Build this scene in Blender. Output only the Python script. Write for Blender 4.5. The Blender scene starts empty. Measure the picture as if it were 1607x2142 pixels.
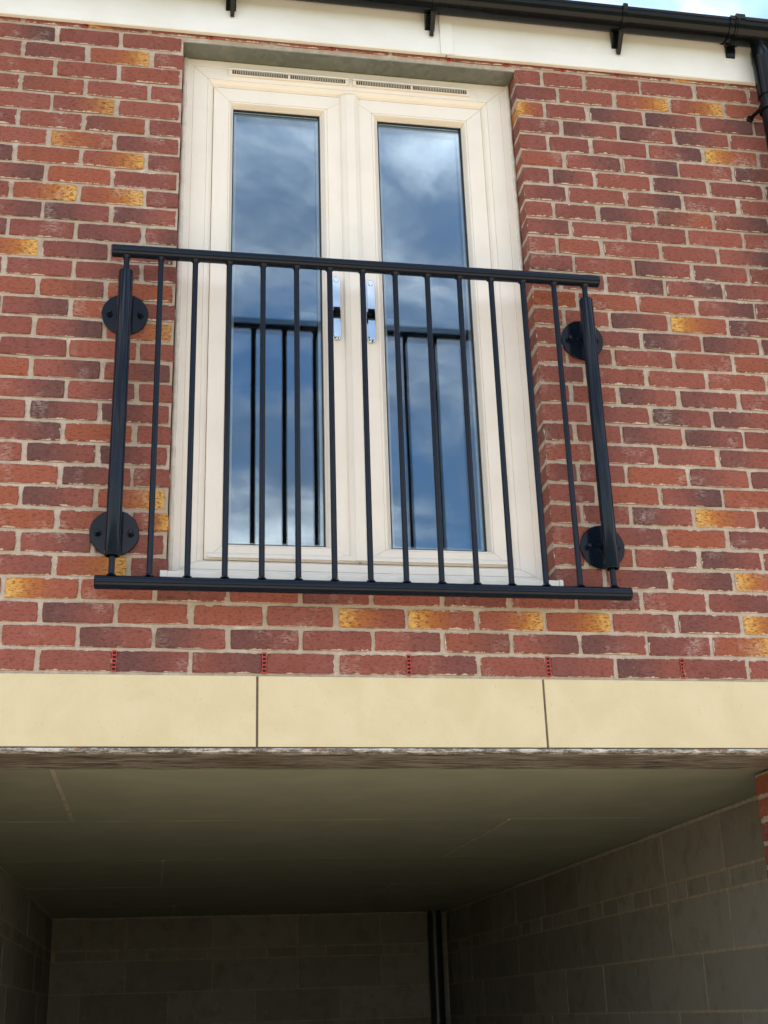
import bpy, bmesh, math, random
from mathutils import Vector, Matrix, noise as mnoise
rng = random.Random(7)
S = bpy.context.scene
R = math.radians

# ------------------------------------------------------------------ camera
CAM = Vector((0.37213, -3.83990, -0.97186))
RT = Vector((0.98581, -0.16515, -0.03003)); UP = Vector((-0.03234, -0.36242, 0.93145)); FW = Vector((0.16471, 0.91726, 0.36262))
cam_d = bpy.data.cameras.new('camera'); cam = bpy.data.objects.new('camera', cam_d); S.collection.objects.link(cam)
m3 = Matrix((RT, UP, -FW)).transposed(); cam.matrix_world = Matrix.Translation(CAM) @ m3.to_4x4()
cam_d.sensor_fit = 'HORIZONTAL'; cam_d.sensor_width = 36; cam_d.lens = 60.388; cam_d.clip_start = 0.05; cam_d.clip_end = 3000
S.camera = cam
S.render.engine = "CYCLES"; S.cycles.adaptive_threshold = 0.015; S.cycles.max_bounces = 8; S.cycles.diffuse_bounces = 5; S.cycles.caustics_reflective = False; S.cycles.caustics_refractive = False
S.render.resolution_x = 768; S.render.resolution_y = 1024

# ------------------------------------------------------------------ light
SUN_EL, SUN_AZ = 58, 48          # the sun stands behind the house, up to the right; the facade is in open shade
SKY_STRENGTH = 0.10
CLOUD_Z = 17.81
w = bpy.data.worlds.new('World'); S.world = w; w.use_nodes = True
def build_world():
    nt = w.node_tree; nt.nodes.clear(); N = nt.nodes.new; L = nt.links.new
    out = N('ShaderNodeOutputWorld'); bg = N('ShaderNodeBackground'); bg.inputs['Strength'].default_value = SKY_STRENGTH
    sky = N('ShaderNodeTexSky'); sky.sky_type = 'NISHITA'; sky.sun_disc = False
    sky.sun_elevation = R(SUN_EL); sky.sun_rotation = R(SUN_AZ); sky.air_density = 1.0; sky.dust_density = 0.3; sky.ozone_density = 1.0
    tc = N('ShaderNodeTexCoord'); sp = N('ShaderNodeSeparateXYZ'); L(tc.outputs['Generated'], sp.inputs[0])
    def M(op, a, b=None):
        n = N('ShaderNodeMath'); n.operation = op
        for i, v in enumerate((a, b)):
            if v is None: continue
            if isinstance(v, (int, float)): n.inputs[i].default_value = v
            else: L(v, n.inputs[i])
        return n.outputs[0]
    zc = M('ADD', M('MAXIMUM', sp.outputs[2], 0.0), 0.16)
    cx = N('ShaderNodeCombineXYZ'); L(M('DIVIDE', sp.outputs[0], zc), cx.inputs[0]); L(M('DIVIDE', sp.outputs[1], zc), cx.inputs[1])
    cx.inputs[2].default_value = CLOUD_Z
    def noise(scale, detail, rough, dist=0.0):
        n = N('ShaderNodeTexNoise'); n.inputs['Scale'].default_value = scale; n.inputs['Detail'].default_value = detail
        n.inputs['Roughness'].default_value = rough; n.inputs['Distortion'].default_value = dist; L(cx.outputs[0], n.inputs['Vector']); return n.outputs['Fac']
    def ramp(f, a, b, smooth=True):
        n = N('ShaderNodeMapRange'); n.interpolation_type = 'SMOOTHSTEP'
        n.inputs[1].default_value = a; n.inputs[2].default_value = b; L(f, n.inputs[0]); return n.outputs[0]
    mask = M('MULTIPLY', ramp(noise(1.7, 8, 0.60, 0.6), 0.345, 0.60), ramp(sp.outputs[2], -0.01, 0.01))
    body = ramp(noise(2.1, 8, 0.62, 0.5), 0.38, 0.64)
    cc = N('ShaderNodeMix'); cc.data_type = 'RGBA'; L(body, cc.inputs['Factor'])
    cc.inputs['A'].default_value = (1.9, 2.35, 3.1, 1); cc.inputs['B'].default_value = (12.6, 12.0, 11.4, 1)
    tint = N('ShaderNodeMix'); tint.data_type = 'RGBA'; tint.blend_type = 'MULTIPLY'; tint.inputs['Factor'].default_value = 1.0; L(sky.outputs[0], tint.inputs['A']); tint.inputs['B'].default_value = (0.74, 0.97, 1.06, 1)
    mx = N('ShaderNodeMix'); mx.data_type = 'RGBA'; L(M('MULTIPLY', mask, 0.85), mx.inputs['Factor']); L(tint.outputs['Result'], mx.inputs['A']); L(cc.outputs['Result'], mx.inputs['B'])
    L(mx.outputs['Result'], bg.inputs['Color']); L(bg.outputs[0], out.inputs[0])
build_world()
sun_d = bpy.data.lights.new('sun', 'SUN'); sun_d.energy = 5.0; sun_d.angle = R(0.5); sun_d.color = (1.0, 0.95, 0.87)
sun = bpy.data.objects.new('sun', sun_d); S.collection.objects.link(sun)
sv = Vector((math.sin(R(SUN_AZ)) * math.cos(R(SUN_EL)), math.cos(R(SUN_AZ)) * math.cos(R(SUN_EL)), math.sin(R(SUN_EL))))
sun.rotation_euler = sv.to_track_quat('Z', 'Y').to_euler()
vs = S.view_settings; vs.view_transform = 'Standard'; vs.look = 'None'; vs.gamma = 1; vs.use_curve_mapping = False
vs.exposure = 1.58

# ------------------------------------------------------------------ helpers
def obj(name, mesh, mat=None, parent=None, loc=(0, 0, 0)):
    o = bpy.data.objects.new(name, mesh); S.collection.objects.link(o)
    if mat is not None and not mesh.materials: mesh.materials.append(mat)
    if parent is not None: o.parent = parent
    o.location = loc
    return o
def empty(name, loc=(0, 0, 0)):
    o = bpy.data.objects.new(name, None); S.collection.objects.link(o); o.empty_display_size = 0.1
    return o
def tag(o, label=None, cat=None, group=None, kind=None):
    if label: o['label'] = label
    if cat: o['category'] = cat
    if group: o['group'] = group
    if kind or cat: o['kind'] = kind or 'thing'
    return o
def mesh_from(bm, name='m', smooth=False):
    bmesh.ops.recalc_face_normals(bm, faces=bm.faces[:])
    me = bpy.data.meshes.new(name); bm.to_mesh(me); bm.free()
    if smooth:
        for p in me.polygons: p.use_smooth = True
    return me
def smooth_by_angle(me, ang=35):
    for p in me.polygons: p.use_smooth = True
    me.set_sharp_from_angle(angle=R(ang)) if hasattr(me, 'set_sharp_from_angle') else None
    return me
def add_box(bm, x0, x1, y0, y1, z0, z1, bev=0.0):
    r = bmesh.ops.create_cube(bm, size=1.0)
    vv = r['verts']
    for v in vv:
        v.co = Vector((x0 + (v.co.x + .5) * (x1 - x0), y0 + (v.co.y + .5) * (y1 - y0), z0 + (v.co.z + .5) * (z1 - z0)))
    if bev > 0:
        es = list({e for v in vv for e in v.link_edges})
        bmesh.ops.bevel(bm, geom=es, offset=bev, segments=2, profile=0.6, affect='EDGES')
def box_mesh(x0, x1, y0, y1, z0, z1, bev=0.0):
    bm = bmesh.new(); add_box(bm, x0, x1, y0, y1, z0, z1, bev); return mesh_from(bm)
def add_tube(bm, a, b, r, seg=20, r2=None, cap=True, rim=0.0):
    """closed cylinder a->b with a small chamfer (rim)"""
    a = Vector(a); b = Vector(b); d = (b - a); L = d.length; d.normalize()
    u = d.orthogonal().normalized(); v = d.cross(u)
    r2 = r if r2 is None else r2
    prof = [(0, r - rim), (rim, r), (L - rim, r2), (L, r2 - rim)] if rim > 0 else [(0, r), (L, r2)]
    rings = []
    for t, rr in prof:
        rings.append([bm.verts.new(a + d * t + (u * math.cos(2 * math.pi * i / seg) + v * math.sin(2 * math.pi * i / seg)) * rr) for i in range(seg)])
    for A, B in zip(rings, rings[1:]):
        for i in range(seg):
            bm.faces.new((A[i], A[(i + 1) % seg], B[(i + 1) % seg], B[i]))
    if cap:
        bm.faces.new(rings[0][::-1]); bm.faces.new(rings[-1])
def tube_mesh(a, b, r, seg=20, r2=None, rim=0.0):
    bm = bmesh.new(); add_tube(bm, a, b, r, seg, r2, True, rim); return smooth_by_angle(mesh_from(bm))
def add_prism(bm, pts, axis, a, b):
    """polygon pts (2D) extruded along axis 'x' or 'y' from a to b; pts are (y,z) or (x,z)"""
    def P(p, t): return (t, p[0], p[1]) if axis == 'x' else (p[0], t, p[1])
    A = [bm.verts.new(P(p, a)) for p in pts]; B = [bm.verts.new(P(p, b)) for p in pts]
    n = len(pts)
    for i in range(n): bm.faces.new((A[i], A[(i + 1) % n], B[(i + 1) % n], B[i]))
    bm.faces.new(A[::-1]); bm.faces.new(B)
def prism_mesh(pts, axis, a, b):
    bm = bmesh.new(); add_prism(bm, pts, axis, a, b); return mesh_from(bm)

# ------------------------------------------------------------------ materials
class NT:
    def __init__(s, name):
        s.m = bpy.data.materials.new(name); s.m.use_nodes = True; s.t = s.m.node_tree; s.t.nodes.clear()
        s.out = s.N('ShaderNodeOutputMaterial'); s.b = s.N('ShaderNodeBsdfPrincipled'); s.L(s.b.outputs[0], s.out.inputs[0])
        s.pos = s.N('ShaderNodeNewGeometry').outputs['Position']
    def N(s, t): return s.t.nodes.new(t)
    def L(s, a, b): s.t.links.new(a, b)
    def put(s, sock, v):
        if isinstance(v, (int, float)): sock.default_value = v
        elif isinstance(v, tuple): sock.default_value = v if len(v) == 4 or len(sock.default_value) == 3 else v + (1,)
        else: s.L(v, sock)
    def M(s, op, a, b=None, c=None):
        n = s.N('ShaderNodeMath'); n.operation = op
        for i, v in enumerate((a, b, c)):
            if v is not None: s.put(n.inputs[i], v)
        return n.outputs[0]
    def noise(s, scale, detail=3, rough=0.5, vec=None, dist=0.0, off=None, stretch=None):
        n = s.N('ShaderNodeTexNoise'); n.inputs['Scale'].default_value = scale; n.inputs['Detail'].default_value = detail
        n.inputs['Roughness'].default_value = rough; n.inputs['Distortion'].default_value = dist
        v = vec or s.pos
        if off is not None or stretch is not None:
            mp = s.N('ShaderNodeMapping'); s.L(v, mp.inputs[0])
            if stretch: mp.inputs['Scale'].default_value = stretch
            if off is not None: s.put(mp.inputs['Location'], off)
            v = mp.outputs[0]
        s.L(v, n.inputs['Vector']); return n.outputs['Fac']
    def ramp(s, f, a, b, lo=0.0, hi=1.0, smooth=True):
        n = s.N('ShaderNodeMapRange'); n.interpolation_type = 'SMOOTHSTEP' if smooth else 'LINEAR'
        for i, v in enumerate((f, a, b, lo, hi)): s.put(n.inputs[i], v)
        return n.outputs[0]
    def mix(s, f, a, b, mode='MIX'):
        n = s.N('ShaderNodeMix'); n.data_type = 'RGBA'; n.blend_type = mode
        s.put(n.inputs['Factor'], f); s.put(n.inputs['A'], a); s.put(n.inputs['B'], b); return n.outputs['Result']
    def bump(s, h, strength=0.3, dist=0.002):
        n = s.N('ShaderNodeBump'); n.inputs['Strength'].default_value = strength; n.inputs['Distance'].default_value = dist
        s.L(h, n.inputs['Height']); s.L(n.outputs[0], s.b.inputs['Normal'])
    def fin(s, color=None, rough=0.6, metal=0.0, spec=0.5, coat=0.0):
        if color is not None: s.put(s.b.inputs['Base Color'], color)
        s.put(s.b.inputs['Roughness'], rough); s.put(s.b.inputs['Metallic'], metal); s.b.inputs['Specular IOR Level'].default_value = spec
        if coat: s.b.inputs['Coat Weight'].default_value = coat; s.b.inputs['Coat Roughness'].default_value = 0.1
        return s.m
MORTAR_A, MORTAR_B = (0.44, 0.352, 0.288), (0.58, 0.49, 0.42)
def mat_brick(name, per_object=True):
    """rustic multi brick: red body, one end fired dark or blazed yellow, drag-faced, mortar smeared at the edges"""
    s = NT(name)
    if per_object:
        oi = s.N('ShaderNodeObjectInfo'); col = oi.outputs['Color']; al = oi.outputs['Alpha']
    else:
        at = s.N('ShaderNodeAttribute'); at.attribute_name = 'bp'; col = at.outputs['Color']; al = at.outputs['Alpha']
    sc = s.N('ShaderNodeSeparateColor'); s.L(col, sc.inputs[0]); cd, cy, co = sc.outputs
    uv = s.N('ShaderNodeUVMap'); uv.uv_map = 'UVMap'; su = s.N('ShaderNodeSeparateXYZ'); s.L(uv.outputs[0], su.inputs[0]); u, v = su.outputs[0], su.outputs[1]
    n_lo = s.noise(14, 4, 0.6); n_mid = s.noise(46, 3, 0.65); n_hi = s.noise(260, 2, 0.6); n_drag = s.noise(120, 3, 0.7, stretch=(0.55, 1, 1.3))
    wob = s.M('MULTIPLY', s.M('SUBTRACT', n_mid, 0.5), 0.7)
    def endmask(code, lo, hi):
        sg = s.M('SUBTRACT', s.M('MULTIPLY', code, 2.0), 1.0)
        isr = s.M('GREATER_THAN', sg, 0.0)
        e = s.M('ADD', s.M('MULTIPLY', isr, s.M('SUBTRACT', 1.0, u)), s.M('MULTIPLY', s.M('SUBTRACT', 1.0, isr), u))
        mk = s.ramp(s.M('ADD', e, wob), hi, lo)
        return s.M('MULTIPLY', mk, s.M('ABSOLUTE', sg)), e
    red = s.mix(al, (0.205, 0.064, 0.050), (0.310, 0.094, 0.064))
    red = s.mix(s.ramp(n_lo, 0.35, 0.7), red, s.mix(0.5, red, (0.29, 0.10, 0.085)))
    red = s.mix(s.M('MULTIPLY', co, 0.8), red, (0.35, 0.100, 0.044))
    dm, _ = endmask(cd, 0.12, 0.92)
    c = s.mix(s.M('MULTIPLY', dm, 0.80), red, s.mix(n_mid, (0.060, 0.036, 0.040), (0.125, 0.066, 0.064)))
    ym, ye = endmask(cy, 0.05, 0.80)
    c = s.mix(s.M('MULTIPLY', ym, s.ramp(n_drag, 0.30, 0.52, 0.35, 1.0)), c, s.mix(s.ramp(n_mid, 0.35, 0.62), (0.40, 0.13, 0.022), (0.50, 0.20, 0.035)))
    ym2, _ = endmask(cy, 0.0, 0.36)
    c = s.mix(s.M('MULTIPLY', ym2, s.ramp(n_drag, 0.36, 0.56, 0.1, 0.95)), c, (0.66, 0.41, 0.125))
    # dark pits of the dragged face
    pit = s.ramp(n_drag, 0.36, 0.50, 1.0, 0.0)
    c = s.mix(s.M('MULTIPLY', pit, 0.60), c, s.mix(0.25, (0.030, 0.016, 0.014), c))
    c = s.mix(s.M('MULTIPLY', s.ramp(n_hi, 0.55, 0.75), 0.22), c, s.mix(0.5, c, (0.62, 0.40, 0.32)))
    # thin cement bloom left in patches
    haze = s.M('MULTIPLY', s.ramp(s.noise(9, 4, 0.6, off=(3.1, 0, 1.7)), 0.54, 0.72), s.ramp(n_drag, 0.40, 0.62))
    c = s.mix(s.M('MULTIPLY', haze, 0.45), c, (0.50, 0.42, 0.37))
    # mortar dragged over the arrises (distance to the edge in metres)
    eu = s.M('MULTIPLY', s.M('MINIMUM', u, s.M('SUBTRACT', 1.0, u)), 0.21); ev = s.M('MULTIPLY', s.M('MINIMUM', v, s.M('SUBTRACT', 1.0, v)), 0.062)
    ed = s.M('MINIMUM', eu, ev)
    thr = s.M('MULTIPLY', s.ramp(s.noise(30, 5, 0.74), 0.40, 0.78), 0.0070)
    thr = s.M('MULTIPLY', thr, s.ramp(s.noise(4.2, 3, 0.6, off=(0, 7, 0)), 0.32, 0.66, 0.25, 1.5))
    sm = s.ramp(s.M('SUBTRACT', thr, ed), -0.0004, 0.0006)
    sp = s.ramp(s.noise(95, 2, 0.5, off=(0, 0, 5.0)), 0.765, 0.79)
    sm = s.M('MAXIMUM', sm, s.M('MULTIPLY', sp, 0.6))
    c = s.mix(sm, c, s.mix(n_mid, (0.50, 0.42, 0.33), (0.62, 0.54, 0.45)))
    h = s.M('ADD', s.M('MULTIPLY', n_drag, 0.7), s.M('ADD', s.M('MULTIPLY', n_mid, 0.6), s.M('MULTIPLY', n_hi, 0.25)))
    s.bump(h, 0.75, 0.0045)
    return s.fin(c, 0.86, spec=0.25)
def mat_mortar():
    s = NT('mortar'); n = s.noise(30, 5, 0.65); f = s.noise(220, 4, 0.7); lo = s.noise(2.2, 3, 0.5)
    c = s.mix(s.ramp(n, 0.3, 0.72), MORTAR_A, MORTAR_B)
    c = s.mix(s.ramp(lo, 0.4, 0.65), c, s.mix(0.45, c, (0.36, 0.29, 0.20)))
    c = s.mix(s.M('MULTIPLY', s.ramp(s.noise(5.5, 4, 0.65, off=(2, 0, 9)), 0.55, 0.75), 0.75), c, (0.70, 0.65, 0.59))
    c = s.mix(s.M('MULTIPLY', s.ramp(s.noise(7.5, 4, 0.65, off=(8, 0, 1)), 0.60, 0.74), 0.6), c, (0.27, 0.22, 0.15))
    c = s.mix(s.M('MULTIPLY', s.ramp(f, 0.35, 0.5, 1.0, 0.0), 0.4), c, (0.25, 0.19, 0.14))
    s.bump(s.M('ADD', n, s.M('MULTIPLY', f, 0.5)), 0.7, 0.005)
    return s.fin(c, 0.95, spec=0.15)
def mat_plain(name, col, rough=0.5, metal=0.0, var=0.0, scale=20, spec=0.5, bump=0.0, coat=0.0):
    s = NT(name); n = s.noise(scale, 5, 0.6)
    c = s.mix(s.ramp(n, 0.3, 0.7), col, tuple(max(0, x * (1 - var)) for x in col)) if var else col
    if bump: s.bump(s.noise(scale * 6, 4, 0.6), bump, 0.002)
    return s.fin(c, rough, metal, spec, coat)
def mat_upvc():
    s = NT('cream_white_upvc'); n = s.noise(6, 4, 0.6); st = s.noise(60, 4, 0.6, stretch=(1, 1, 0.12))
    c = s.mix(s.ramp(n, 0.35, 0.75), (0.855, 0.79, 0.715), (0.815, 0.745, 0.665))
    c = s.mix(s.M('MULTIPLY', s.ramp(st, 0.60, 0.80), 0.25), c, (0.58, 0.52, 0.45))
    c = s.mix(s.M('MULTIPLY', s.ramp(s.noise(150, 2, 0.5), 0.74, 0.78), 0.35), c, (0.45, 0.40, 0.34))
    s.bump(s.noise(500, 2, 0.5), 0.04, 0.001)
    return s.fin(c, 0.32, spec=0.45)
def mat_fascia():
    s = NT('fascia_white'); n = s.noise(5, 4, 0.6); st = s.noise(20, 4, 0.65, stretch=(0.12, 1, 1.4))
    c = s.mix(s.ramp(n, 0.35, 0.7), (0.86, 0.85, 0.83), (0.81, 0.79, 0.755))
    c = s.mix(s.M('MULTIPLY', s.ramp(st, 0.56, 0.8), 0.25), c, (0.60, 0.55, 0.47))
    return s.fin(c, 0.38, spec=0.4)
def mat_stone():
    s = NT('buff_cast_stone'); n = s.noise(7, 6, 0.62, dist=0.6); f = s.noise(420, 3, 0.65); g = s.noise(28, 4, 0.6)
    c = s.mix(s.ramp(n, 0.30, 0.70), (0.605, 0.515, 0.325), (0.655, 0.57, 0.385))
    c = s.mix(s.M('MULTIPLY', s.ramp(s.noise(3.3, 5, 0.6, off=(1, 2, 3), dist=1.2), 0.52, 0.56), 0.25), c, (0.62, 0.53, 0.34))
    c = s.mix(s.M('MULTIPLY', s.ramp(g, 0.5, 0.75), 0.25), c, (0.60, 0.50, 0.30))
    c = s.mix(s.M('MULTIPLY', s.ramp(f, 0.60, 0.75), 0.35), c, (0.50, 0.41, 0.26))
    c = s.mix(s.M('MULTIPLY', s.ramp(s.noise(150, 2, 0.5), 0.70, 0.76), 0.6), c, (0.38, 0.31, 0.20))
    c = s.mix(s.M('MULTIPLY', s.ramp(s.noise(11, 5, 0.7, stretch=(1.6, 1, 0.25), off=(4, 0, 0)), 0.62, 0.80), 0.35), c, (0.50, 0.42, 0.30))
    s.bump(f, 0.12, 0.0015)
    return s.fin(c, 0.9, spec=0.2)
def mat_steel_lip():
    s = NT('mortar_splashed_galvanised_edge'); n = s.noise(38, 6, 0.72, stretch=(0.5, 1, 2.5)); f = s.noise(160, 4, 0.7)
    c = s.mix(s.ramp(n, 0.44, 0.60), (0.13, 0.115, 0.10), (0.66, 0.63, 0.60))
    c = s.mix(s.M('MULTIPLY', s.ramp(f, 0.52, 0.64), 0.45), c, (0.80, 0.78, 0.76))
    c = s.mix(s.ramp(s.noise(16, 4, 0.6, off=(5, 0, 0)), 0.62, 0.68), c, (0.30, 0.17, 0.12))
    s.bump(s.M('ADD', n, f), 0.6, 0.004)
    return s.fin(c, 0.5, 0.15)
def mat_steel_soffit():
    s = NT('weathered_steel_soffit'); n = s.noise(24, 6, 0.72, stretch=(0.35, 2.4, 1), dist=0.5); f = s.noise(90, 4, 0.7, stretch=(0.4, 2, 1)); lo = s.noise(3, 3, 0.5)
    c = s.mix(s.ramp(n, 0.32, 0.66), (0.05, 0.045, 0.036), (0.56, 0.51, 0.44))
    c = s.mix(s.M('MULTIPLY', s.ramp(f, 0.58, 0.72), 0.6), c, (0.55, 0.50, 0.44))
    c = s.mix(s.M('MULTIPLY', s.ramp(lo, 0.5, 0.7), 0.5), c, (0.20, 0.14, 0.10))
    c = s.mix(s.ramp(s.noise(9, 4, 0.65, off=(2, 7, 0)), 0.70, 0.73), c, (0.36, 0.13, 0.05))
    s.bump(n, 0.4, 0.003)
    return s.fin(c, 0.55, 0.35)
def mat_galv():
    s = NT('galvanised_steel'); v = s.N('ShaderNodeTexVoronoi'); v.inputs['Scale'].default_value = 38; s.L(s.pos, v.inputs['Vector'])
    sc = s.N('ShaderNodeSeparateColor'); s.L(v.outputs['Color'], sc.inputs[0]); n = s.noise(12, 4, 0.6)
    c = s.mix(s.M('MULTIPLY', sc.outputs[0], 0.6), (0.165, 0.175, 0.145), (0.26, 0.27, 0.23))
    c = s.mix(s.M('MULTIPLY', s.ramp(n, 0.5, 0.7), 0.4), c, (0.19, 0.185, 0.15))
    return s.fin(c, s.M('ADD', s.M('MULTIPLY', sc.outputs[1], 0.2), 0.42), 0.45)
def mat_paint():
    s = NT('black_powder_coat'); n = s.noise(60, 4, 0.6); d = s.noise(240, 3, 0.6)
    c = s.mix(s.ramp(n, 0.35, 0.7), (0.005, 0.009, 0.018), (0.007, 0.011, 0.020))
    c = s.mix(s.M('MULTIPLY', s.ramp(d, 0.70, 0.74), 0.5), c, (0.16, 0.14, 0.12))
    return s.fin(c, s.ramp(n, 0.3, 0.7, 0.09, 0.13), spec=0.20)
def mat_glass():
    s = NT('window_glass'); t = s.t; t.nodes.remove(s.b)
    fr = s.N('ShaderNodeFresnel'); fr.inputs['IOR'].default_value = 1.5
    k = s.M('MINIMUM', s.M('MULTIPLY', fr.outputs[0], 2.4), 1.0)
    gl = s.N('ShaderNodeBsdfGlossy'); gl.inputs['Roughness'].default_value = 0.0; gl.inputs['Color'].default_value = (0.74, 0.88, 1.0, 1)
    bp = s.N('ShaderNodeBump'); bp.inputs['Strength'].default_value = 1.0; bp.inputs['Distance'].default_value = 0.0012; s.L(s.noise(2.6, 2, 0.4), bp.inputs['Height']); s.L(bp.outputs[0], gl.inputs['Normal'])
    tr = s.N('ShaderNodeBsdfTransparent'); tr.inputs['Color'].default_value = (0.93, 0.95, 0.95, 1)
    mx = s.N('ShaderNodeMixShader'); s.L(k, mx.inputs[0]); s.L(tr.outputs[0], mx.inputs[1]); s.L(gl.outputs[0], mx.inputs[2]); s.L(mx.outputs[0], s.out.inputs[0])
    return s.m
def mat_ceiling():
    s = NT('green_moisture_board'); n = s.noise(4, 4, 0.6); f = s.noise(30, 4, 0.6, stretch=(0.2, 1, 1))
    c = s.mix(s.ramp(n, 0.35, 0.7), (0.335, 0.355, 0.265), (0.375, 0.39, 0.295))
    c = s.mix(s.M('MULTIPLY', s.ramp(f, 0.58, 0.75), 0.3), c, (0.33, 0.31, 0.22))
    return s.fin(c, 0.75, spec=0.3)
def mat_block():
    s = NT('grey_concrete_block'); oi = s.N('ShaderNodeObjectInfo'); n = s.noise(10, 5, 0.6); f = s.noise(140, 3, 0.6)
    c = s.mix(oi.outputs['Random'], (0.26, 0.238, 0.20), (0.345, 0.32, 0.275))
    c = s.mix(s.M('MULTIPLY', s.ramp(n, 0.45, 0.75), 0.5), c, (0.17, 0.15, 0.12))
    c = s.mix(s.M('MULTIPLY', s.ramp(s.noise(22, 5, 0.75, stretch=(1, 1, 0.4)), 0.60, 0.72), 0.5), c, (0.50, 0.46, 0.41))
    c = s.mix(s.M('MULTIPLY', s.ramp(f, 0.62, 0.70), 0.4), c, (0.08, 0.07, 0.06))
    s.bump(f, 0.3, 0.003)
    return s.fin(c, 0.93, spec=0.15)
def mat_ground():
    s = NT('pale_bounce_ground'); n = s.noise(1.2, 6, 0.65); f = s.noise(40, 4, 0.7)
    c = s.mix(s.ramp(n, 0.3, 0.7), (0.50, 0.395, 0.275), (0.58, 0.47, 0.335)); c = s.mix(s.M('MULTIPLY', f, 0.3), c, (0.32, 0.25, 0.17))
    s.bump(f, 0.4, 0.01)
    return s.fin(c, 0.95)
M_BRICK = mat_brick('multi_red_brick'); M_BRICKS = mat_brick('multi_red_brick_far', False); M_MORTAR = mat_mortar()
M_UPVC = mat_upvc(); M_FASCIA = mat_fascia(); M_STONE = mat_stone(); M_LIP = mat_steel_lip(); M_SOFFIT = mat_steel_soffit(); M_GALV = mat_galv()
M_PAINT = mat_paint(); M_GLASS = mat_glass(); M_CEIL = mat_ceiling(); M_BLOCK = mat_block(); M_GROUND = mat_ground()
M_GUT = mat_plain('black_plastic', (0.005, 0.006, 0.007), 0.16, var=0.3, spec=0.20)
M_SEAL = mat_plain('white_silicone', (0.74, 0.68, 0.60), 0.45, var=0.22, scale=30, bump=0.3)
M_WEEP = mat_plain('red_plastic', (0.42, 0.040, 0.022), 0.45)
M_DARK = mat_plain('slot_shade_black', (0.012, 0.010, 0.008), 0.8)
M_CHROME = mat_plain('polished_chrome', (0.52, 0.60, 0.66), 0.03, 1.0)
M_SPACER = mat_plain('aluminium_spacer', (0.50, 0.51, 0.50), 0.45, 0.6)
M_WLEVER = mat_plain('white_lever', (0.80, 0.80, 0.78), 0.35)
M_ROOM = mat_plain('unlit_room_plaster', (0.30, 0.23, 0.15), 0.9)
M_GASKET = mat_plain('black_gasket', (0.02, 0.02, 0.02), 0.6)
M_TAPE = mat_plain('pale_joint_filler', (0.56, 0.53, 0.42), 0.8, var=0.35, scale=14)
M_FAINT = mat_plain('faint_joint', (.41, .405, .29), .8, var=.5, scale=5)
M_BEAD = mat_plain('pale_mortar_bead', (0.50, 0.44, 0.36), 0.9, var=0.3, scale=40, bump=0.8)
M_ROOF = mat_plain('dark_roof_tile', (0.06, 0.05, 0.05), 0.8, var=0.3)

# ------------------------------------------------------------------ setting
GZ = -2.52
def struct(name, me, mat, parent=None):
    o = obj(name, me, mat, parent)
    if parent is None: o['kind'] = 'structure'
    return o
bm = bmesh.new(); bmesh.ops.create_grid(bm, x_segments=8, y_segments=8, size=400)
for v in bm.verts: v.co.z = GZ
struct('ground', mesh_from(bm), mat_plain('dark_far_ground', (0.045, 0.065, 0.022), 0.95, var=.4, scale=2))  # far ground coloured dark to cut the light entering the undercroft
struct('bounce_pad', box_mesh(-9, 11, -8.2, 0.0, GZ + .004, GZ + .010), M_GROUND)  # unseen pale pad, sized and toned to bounce warm light upward
struct('unseen_dark_floor', box_mesh(-.37, 2.61, .004, 6.55, GZ + .002, GZ + .014), mat_plain('light_damping_dark', (0.05, 0.048, 0.045), 0.9, var=.3, scale=40, bump=.4))  # unseen floor, added dark to keep light off the back wall
# roof (out of sight behind the gutter)
bm = bmesh.new(); add_prism(bm, [(-0.06, 2.63), (-0.06, 2.65), (3.4, 4.90), (6.9, 2.65), (6.9, 2.63), (3.4, 4.86)], 'x', -4.0, 6.5)
struct('roof', mesh_from(bm), M_ROOF)
# the dark room behind the glazed doors: five inner faces
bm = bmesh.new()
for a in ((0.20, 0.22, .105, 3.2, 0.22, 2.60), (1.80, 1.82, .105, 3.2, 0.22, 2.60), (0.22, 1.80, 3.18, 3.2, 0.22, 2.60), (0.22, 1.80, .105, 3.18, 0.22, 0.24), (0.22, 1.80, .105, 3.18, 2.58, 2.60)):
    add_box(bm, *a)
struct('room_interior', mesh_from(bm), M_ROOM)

# ------------------------------------------------------------------ brick wall
XL, XR = 0.3722, 1.6247            # door opening
PX, PY = 2.39, 0.355               # right pier of the undercroft opening: its reveal and how deep it runs
PXL = -0.20
wall = tag(empty('brick_wall'), 'red multi brick wall with pale mortar, around the glazed doors and railing', 'brick wall')
bm = bmesh.new(); MY = 0.0058
add_box(bm, -4.0, XL - .003, MY, .10, 0.302, 2.3815); add_box(bm, XR + .003, 6.5, MY, .10, 0.302, 2.3815)
add_box(bm, -4.0, 6.5, MY, .10, -.0040, 0.302); add_box(bm, -4.0, 6.5, MY, .10, 2.3815, 2.62)
add_box(bm, PX + .004, PX + .30, MY, PY - .004, GZ, -0.247); add_box(bm, PX + .30, 6.5, MY, .10, GZ, -0.247)
add_box(bm, PXL - .30, PXL - .004, MY, PY - .004, GZ, -0.247); add_box(bm, -4.0, PXL - .30, MY, .10, GZ, -0.247)
obj('mortar', mesh_from(bm), M_MORTAR, wall)

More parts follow.
